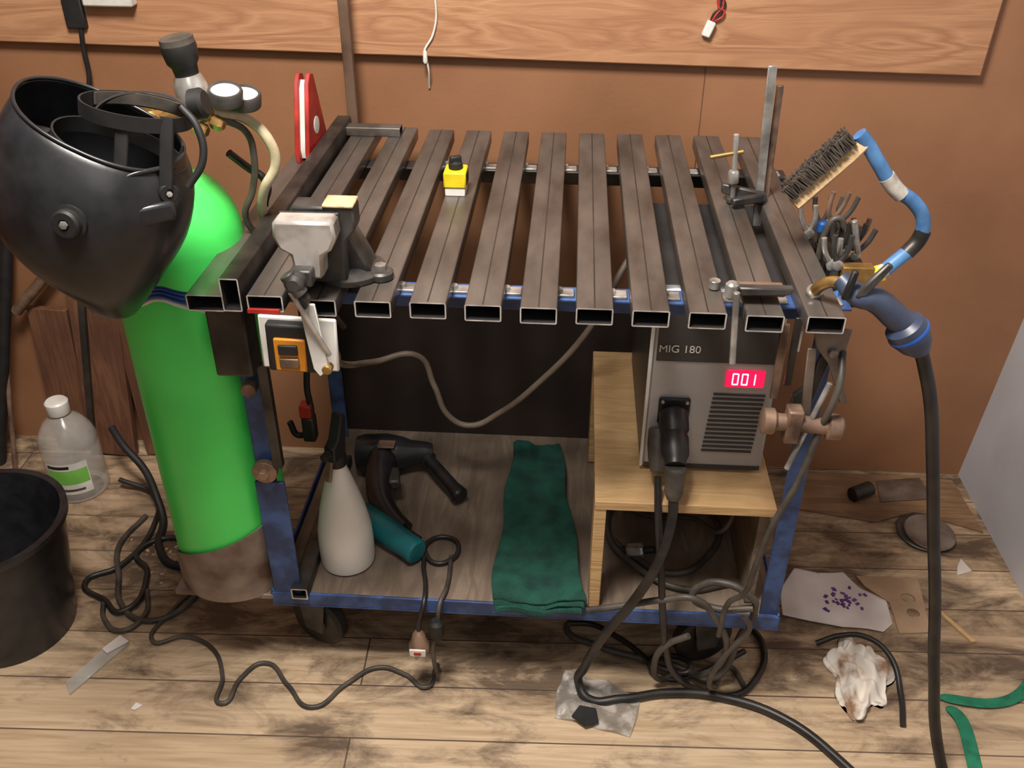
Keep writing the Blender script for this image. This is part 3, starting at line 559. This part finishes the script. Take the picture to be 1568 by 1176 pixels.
prism('bar_second',[(-.005,0),(.005,0),(.006,-.11),(-.004,-.11)],(.280,.04,.845),(1,0,0),(0,0,1),.005,steel_d,f2)
cyl('silver_knob',(.165,.07,T+.0015),(.165,.07,T+.014),.008,chrome,f2)
pc=root('pipe_clamp',(.3,.01,.69))
cyl('cross_pipe',(.246,.005,.697),(.352,.005,.690),.0125,rust,pc)
lathe('end_collar',[(.012,0),(.019,.003),(.019,.018),(.014,.022)],(.243,.005,.697),(1,0,-.06),rust,pc); lathe('end_collar',[(.012,0),(.019,.003),(.019,.02),(.014,.024)],(.335,.005,.691),(1,0,-.06),rust,pc)
cyl('handle_bar',(.29,-.005,.62),(.33,.01,.76),.004,chrome,pc)
box('clamp_lug',(.278,-.008,.665),(.30,.018,.72),rust,pc,b=.003)
prism('clamp_jaw',[(0,0),(.03,.01),(.045,.09),(.03,.1),(.02,.04),(0,.02)],(.29,.04,.70),(1,0,0),(0,0,1),.01,steel_d,pc,b=.002)
tube('hanging_lead',[(.345,.03,.80),(.340,0,.763),(.327,0,.686),(.311,0,.590),(.289,0,.513),(.278,.01,.42),(.272,.03,.332),(.255,.05,.29),(.25,.06,.2)],.005,cabg,pc)
# ---------------------------------------------------------------- left floor items
bk=root('black_bucket',(-1.14,.18,0))
lathe('pail',[(.115,.0),(.118,.002),(.155,.262),(.163,.264),(.163,.275),(.15,.275),(.148,.262),(.112,.008),(.001,.008)],(-1.14,.18,0),(0,0,1),blackp,bk,n=56)
pb=root('plastic_water_bottle',(-1.2,.62,0))
lathe('bottle',[(.05,0),(.063,.004),(.066,.015),(.066,.04),(.0645,.045),(.066,.05),(.066,.13),(.064,.14),(.066,.15),(.058,.175),(.042,.2),(.024,.215),(.019,.22),(.019,.225)],(-1.2,.62,0),(0,0,1),clear,pb,n=40)
lathe('cap',[(.024,.222),(.026,.225),(.026,.252),(.022,.256)],(-1.2,.62,0),(0,0,1),white,pb)
def wrap(nm,z0,z1,a0,a1,mat,rr=.0668):
    vs=[];fs=[]
    for k in range(13):
        t=radians(a0+(a1-a0)*k/12)
        for z in(z0,z1): vs.append((-1.2+rr*cos(t),.62+rr*sin(t),z))
    for k in range(12): fs.append((2*k,2*k+1,2*k+3,2*k+2))
    mk(nm,vs,fs,mat,pb)
lg=M('labelgreen',srgb(130,200,90),srgb(90,160,60),rough=.5)
wrap('label',.03,.118,240,325,white); wrap('label_green',.06,.10,242,323,lg,.0672); wrap('label_dark',.105,.113,245,290,blackm,.0674); wrap('label_text',.04,.046,250,310,cabg,.0674)
lp=root('leaning_pipe',(-1.37,.76,0))
cyl('pipe',(-1.45,.70,0),(-1.27,.80,.72),.014,blackm,lp)
cyl('elbow_bar',(-1.33,.77,.40),(-1.215,.78,.515),.013,rust,lp); cyl('thin_rod',(-1.40,.68,0),(-1.36,.80,.5),.006,rust,lp)
lb=root('leaning_boards',(-1.15,.78,.2))
box('board_a',(-1.215,.765,.003),(-1.10,.785,.50),boardw,lb,rot=(-4,4,0)); box('board_b',(-1.10,.77,.003),(-1.03,.79,.46),boardw,lb,rot=(-3,-2,0))
box('board_c',(-1.32,.775,.003),(-1.225,.795,.40),boardw,lb,rot=(-3,2,0)); box('dark_strip',(-1.20,.75,.02),(-1.185,.765,.44),steel_d,lb,rot=(-4,8,0))
lc=root('tangled_leads',(-.95,.3,0))
tube('lead_1',[(-1.10,.62,.03),(-1.014,.599,.007),(-.97,.5,.007),(-.991,.353,.007),(-1.045,.30,.007),(-.98,.25,.007),(-.93,.22,.01),(-.92,.33,.012),(-.97,.40,.008),(-.9,.45,.007),(-.83,.38,.007)],.006,rubber,lc)
tube('lead_2',[(-1.0,.52,.007),(-1.02,.42,.007),(-.98,.32,.01),(-.94,.24,.007),(-.87,.20,.007),(-.81,.24,.007),(-.80,.33,.007),(-.86,.42,.007),(-.9,.52,.007),(-.87,.62,.03),(-.86,.68,.12)],.006,cabg,lc)
tube('lead_3',[(-1.12,.68,.14),(-1.08,.64,.12),(-1.02,.6,.08),(-.98,.55,.05),(-.95,.5,.012),(-.93,.42,.008),(-.86,.36,.008),(-.80,.40,.008)],.009,blackm,lc)
tube('lead_4',[(-.84,.70,.0+.01),(-.86,.75,.2),(-.85,.77,.4),(-.83,.76,.6)],.008,blackm,lc)
tube('lead_5',[(-.98,.24,.008),(-.96,.20,.008),(-.91,.17,.008),(-.88,.21,.01),(-.90,.28,.012)],.005,cabg,lc)
wh=root('sawdust_chips',(-.87,.42,0))
items=[]
for k in range(90):
    x=random.gauss(-.90,.04); y=random.gauss(.44,.055)
    if x>-.81 or x<-1.02: continue
    s=random.uniform(.0015,.0045); items.append(((x,y,s*.45),(s,s*random.uniform(.3,1),s*.4),Euler((0,0,random.random()*6)).to_matrix()))
merge_boxes('chips',items,card,wh)
st=root('cut_strip_offcut',(-.92,.08,0))
prism('strip',[(-.945,.012),(-.965,.038),(-.915,.155),(-.885,.14)],(0,0,.004),(1,0,0),(0,1,0),.006,clear,st); prism('strip_tip',[(-.915,.11),(-.93,.12),(-.908,.158),(-.884,.143)],(0,0,.0086),(1,0,0),(0,1,0),.003,paper,st)
prism('paper_scrap',[(-.82,-.01),(-.815,.006),(-.80,.0),(-.81,-.012)],(0,0,.001),(1,0,0),(0,1,0),.002,paper)
# ---------------------------------------------------------------- right floor items
def wavy(nm,poly,z,mat,r=None,amp=.006,th=.0008,k=1):
    me=bpy.data.meshes.new(nm); bm=bmesh.new(); f=bm.faces.new([bm.verts.new((a,b,z)) for a,b in poly])
    bmesh.ops.triangulate(bm,faces=bm.faces)
    for _ in range(4): bmesh.ops.subdivide_edges(bm,edges=bm.edges,cuts=1,use_grid_fill=True)
    for v in bm.verts: v.co.z+=amp*(1+sin(k*(v.co.x*37+v.co.y*21))*.6+sin(k*(v.co.y*53-v.co.x*17))*.4)
    for f in bm.faces: f.smooth=True
    bm.to_mesh(me); bm.free(); me.materials.append(mat); o=link(bpy.data.objects.new(nm,me),r)
    s=o.modifiers.new('s','SOLIDIFY'); s.thickness=th; return o
pp=root('crumpled_drawing_paper',(.55,.34,0))
wavy('sheet',[(.432,.306),(.44,.38),(.481,.444),(.53,.435),(.586,.441),(.61,.40),(.656,.358),(.655,.30),(.630,.275),(.60,.28),(.55,.279),(.49,.292)],.003,paper,pp,amp=.004)
items=[]
for k in range(30):
    x=random.gauss(.575,.024); y=random.gauss(.350,.02); s=random.uniform(.003,.006); z=.003+.004*(1+sin(x*37+y*21)*.6+sin(y*53-x*17)*.4)+.0012
    items.append(((x,y,z),(s,s*.7,.0004),Euler((0,0,random.random()*6)).to_matrix()))
merge_boxes('ink_marks',items,purple,pp)
cb=root('cardboard_sheet',(.70,.36,0))
def holed(nm,poly,holes,z,t,mat,r):
    cu=bpy.data.curves.new(nm,'CURVE'); cu.dimensions='2D'; cu.fill_mode='BOTH'; cu.extrude=t/2
    for pl in [poly]+[[(hx+rr*cos(2*pi*k/20),hy+rr*sin(2*pi*k/20)) for k in range(20)] for hx,hy,rr in holes]:
        s=cu.splines.new('POLY'); s.points.add(len(pl)-1)
        for p,(a,b) in zip(s.points,pl): p.co=(a,b,0,1)
        s.use_cyclic_u=True
    cu.materials.append(mat); o=bpy.data.objects.new(nm,cu); o.location=(0,0,z); return link(o,r)
holed('panel',[(.613,.436),(.745,.436),(.727,.282),(.662,.275),(.665,.36),(.625,.405)],[(.707,.375,.015),(.706,.333,.013)],.002,.003,card,cb)
me=bpy.data.meshes.new('rag'); bm=bmesh.new(); bmesh.ops.create_icosphere(bm,subdivisions=5,radius=1)
for v in bm.verts:
    p=v.co.copy(); w=1+.10*sin(p.x*5+p.y*3)+.08*sin(p.y*9-p.z*4)+.04*sin(p.x*17+p.z*11)
    th=atan2(p.y,p.x); rad=1+.18*sin(3*th+.6)+.07*sin(7*th)
    fold=.010*sin(p.x*9+2*sin(p.y*4))+.007*sin(p.y*13+p.x*6)
    v.co=V((p.x*.055*rad*w,p.y*.088*rad*w,max(0,(.010+fold+p.z*.016)*max(.15,1-(p.x**2+p.y**2)**2*.6)+.004)*(1 if p.z>0 else 0)))
for f in bm.faces: f.smooth=True
bm.to_mesh(me); bm.free(); me.materials.append(rag); o=link(bpy.data.objects.new('oily_rag',me)); o.location=(.555,.156,.0005); o.rotation_euler=(0,0,radians(-12))
tube('loose_hose_offcut',[(.486,.232,.008),(.53,.235,.03),(.575,.22,.045),(.61,.18,.04),(.618,.11,.012),(.605,.045,.007)],.0055,rubber)
pg=wavy('clear_plastic_bag',[(-.030,.023),(-.028,.08),(-.014,.131),(.03,.12),(.07,.11),(.129,.071),(.12,.03),(.107,-.01),(.06,.0),(.02,.012)],.001,bag,amp=.004,k=3)
prism('small_black_pouch',[(.0,.02),(.015,.045),(.045,.04),(.05,.01),(.025,.0)],(0,0,.013),(1,0,0),(0,1,0),.004,blackm)
sp=root('green_strap',(.75,.1,0))
def ribbon(nm,pts,w,mat,r):
    vs=[];fs=[]
    for i,p in enumerate(pts):
        p=V(p); d=(V(pts[min(i+1,len(pts)-1)])-V(pts[max(i-1,0)])); nn=V((-d.y,d.x,0)).normalized()
        vs+=[p+nn*w/2,p-nn*w/2]
    for i in range(len(pts)-1): fs.append((2*i,2*i+1,2*i+3,2*i+2))
    o=mk(nm,vs,fs,mat,r,ang=80); s=o.modifiers.new('s','SOLIDIFY'); s.thickness=.002
    sb_=o.modifiers.new('d','SUBSURF'); sb_.levels=2; sb_.render_levels=2
    return o
ribbon('strap_a',[(.69,.12,.004),(.73,.108,.01),(.78,.105,.006),(.83,.118,.006),(.87,.15,.012),(.9,.2,.006)],.024,ragstrap,sp)
ribbon('strap_b',[(.70,.10,.004),(.718,.07,.012),(.715,.02,.008),(.708,-.03,.006),(.70,-.1,.004)],.028,ragstrap,sp)
gd=root('grinding_discs',(.80,.55,0))
lathe('disc_1',[(.012,0),(.062,0),(.064,.004),(.062,.006),(.012,.006)],(.802,.585,.006),(.03,-.04,1),castd,gd,n=40); lathe('disc_2',[(.012,0),(.055,0),(.057,.004),(.055,.006),(.012,.006)],(.808,.575,.014),(.05,-.08,1),rustplate,gd,n=40)
prism('torn_paper',[(.835,.455),(.845,.485),(.86,.51),(.872,.47)],(0,0,.0015),(1,0,0),(0,1,0),.002,paper)
prism('osb_offcut',[(.50,.66),(.56,.80),(.80,.80),(.93,.79),(.94,.60),(.80,.66),(.70,.62)],(0,0,.003),(1,0,0),(0,1,0),.005,wood('osb',srgb(158,124,90),srgb(130,100,72),srgb(104,76,54)))
prism('grey_metal_sheet',[(.73,.69),(.74,.77),(.85,.79),(.86,.71)],(0,0,.008),(1,0,0),(0,1,0),.003,rustplate)
cyl('pipe_offcut',(.66,.69,.024),(.71,.72,.024),.018,steel_d)
prism('wood_strip_offcut',[(.755,.345),(.76,.352),(.81,.262),(.80,.26)],(0,0,.003),(1,0,0),(0,1,0),.006,ply)
# ---------------------------------------------------------------- wall items
tw=root('hanging_white_twine',(-.33,WY-.026,1.0))
tube('twine',[(-.322,WY-.025,1.16),(-.31,WY-.026,1.08),(-.318,WY-.026,1.04),(-.338,WY-.025,1.0),(-.332,WY-.025,.985),(-.333,WY-.003,.93)],.0022,white,tw)
lathe('twine_knot',[(.003,0),(.005,.004),(.004,.02),(.003,.024)],(-.335,WY-.028,.985),(0,0,1),white,tw)
wc=root('red_wire_connector',(.22,.79,1.08))
box('white_plug',(.205,.785,1.045),(.222,.7985,1.075),white,wc,b=.003,rot=(0,20,0))
for k in range(4): tube('wire_%d'%k,[(.215,.792,1.07),(.222+.006*k,.792,1.09),(.24-.004*k,.794,1.10),(.232,.796,1.12+.01*k)],.002,red if k%2 else blackm,wc)
jb=root('junction_box',(-.95,.79,1.1))
box('box_body',(-1.0,.77,1.085),(-.90,.7985,1.2),white,jb,b=.004); tube('box_cable',[(-1.03,.79,1.2),(-1.02,.79,1.08),(-1.03,.795,1.0),(-1.035,.80,.94),(-1.05,.80,.90)],.005,blackm,jb)
box('box_clip',(-1.05,.785,1.04),(-1.01,.80,1.10),blackm,jb,b=.003)
# ---------------------------------------------------------------- lights
def area(nm,loc,tgt,size,e,col):
    l=bpy.data.lights.new(nm,'AREA'); l.size=size; l.energy=e; l.color=col
    o=bpy.data.objects.new(nm,l); o.location=loc; o.rotation_euler=(V(tgt)-V(loc)).to_track_quat('-Z','Y').to_euler(); C.collection.objects.link(o); return o
area('ceiling_lamp_light',(-.35,-.42,2.35),(-.05,.35,.6),.45,62,(1,.93,.86))
area('front_fill_light',(.2,-2.3,2.5),(0,.3,.6),1.2,10,(1,.95,.92))  # added fill light high behind the camera, no doorway there
w=bpy.data.worlds.new('World'); C.world=w; w.use_nodes=True; w.node_tree.nodes['Background'].inputs[0].default_value=(1,.94,.88,1); w.node_tree.nodes['Background'].inputs[1].default_value=.10
C.view_settings.view_transform='Standard'
# ---------------------------------------------------------------- camera
p,yw,r=.5699,.0634,.0036
f=V((-sin(yw)*cos(p),cos(yw)*cos(p),-sin(p))); rt=V((cos(yw),sin(yw),0)); up=rt.cross(f)
r2=rt*cos(r)+up*sin(r); u2=-rt*sin(r)+up*cos(r)
cd=bpy.data.cameras.new('camera'); co=bpy.data.objects.new('camera',cd); C.collection.objects.link(co)
mt=Matrix((r2,u2,-f)).transposed().to_4x4(); mt.translation=V((-.0389,-1.1242,1.467)); co.matrix_world=mt
cd.sensor_width=36; cd.lens=1454.33/1568*36; cd.clip_start=.05
C.camera=co
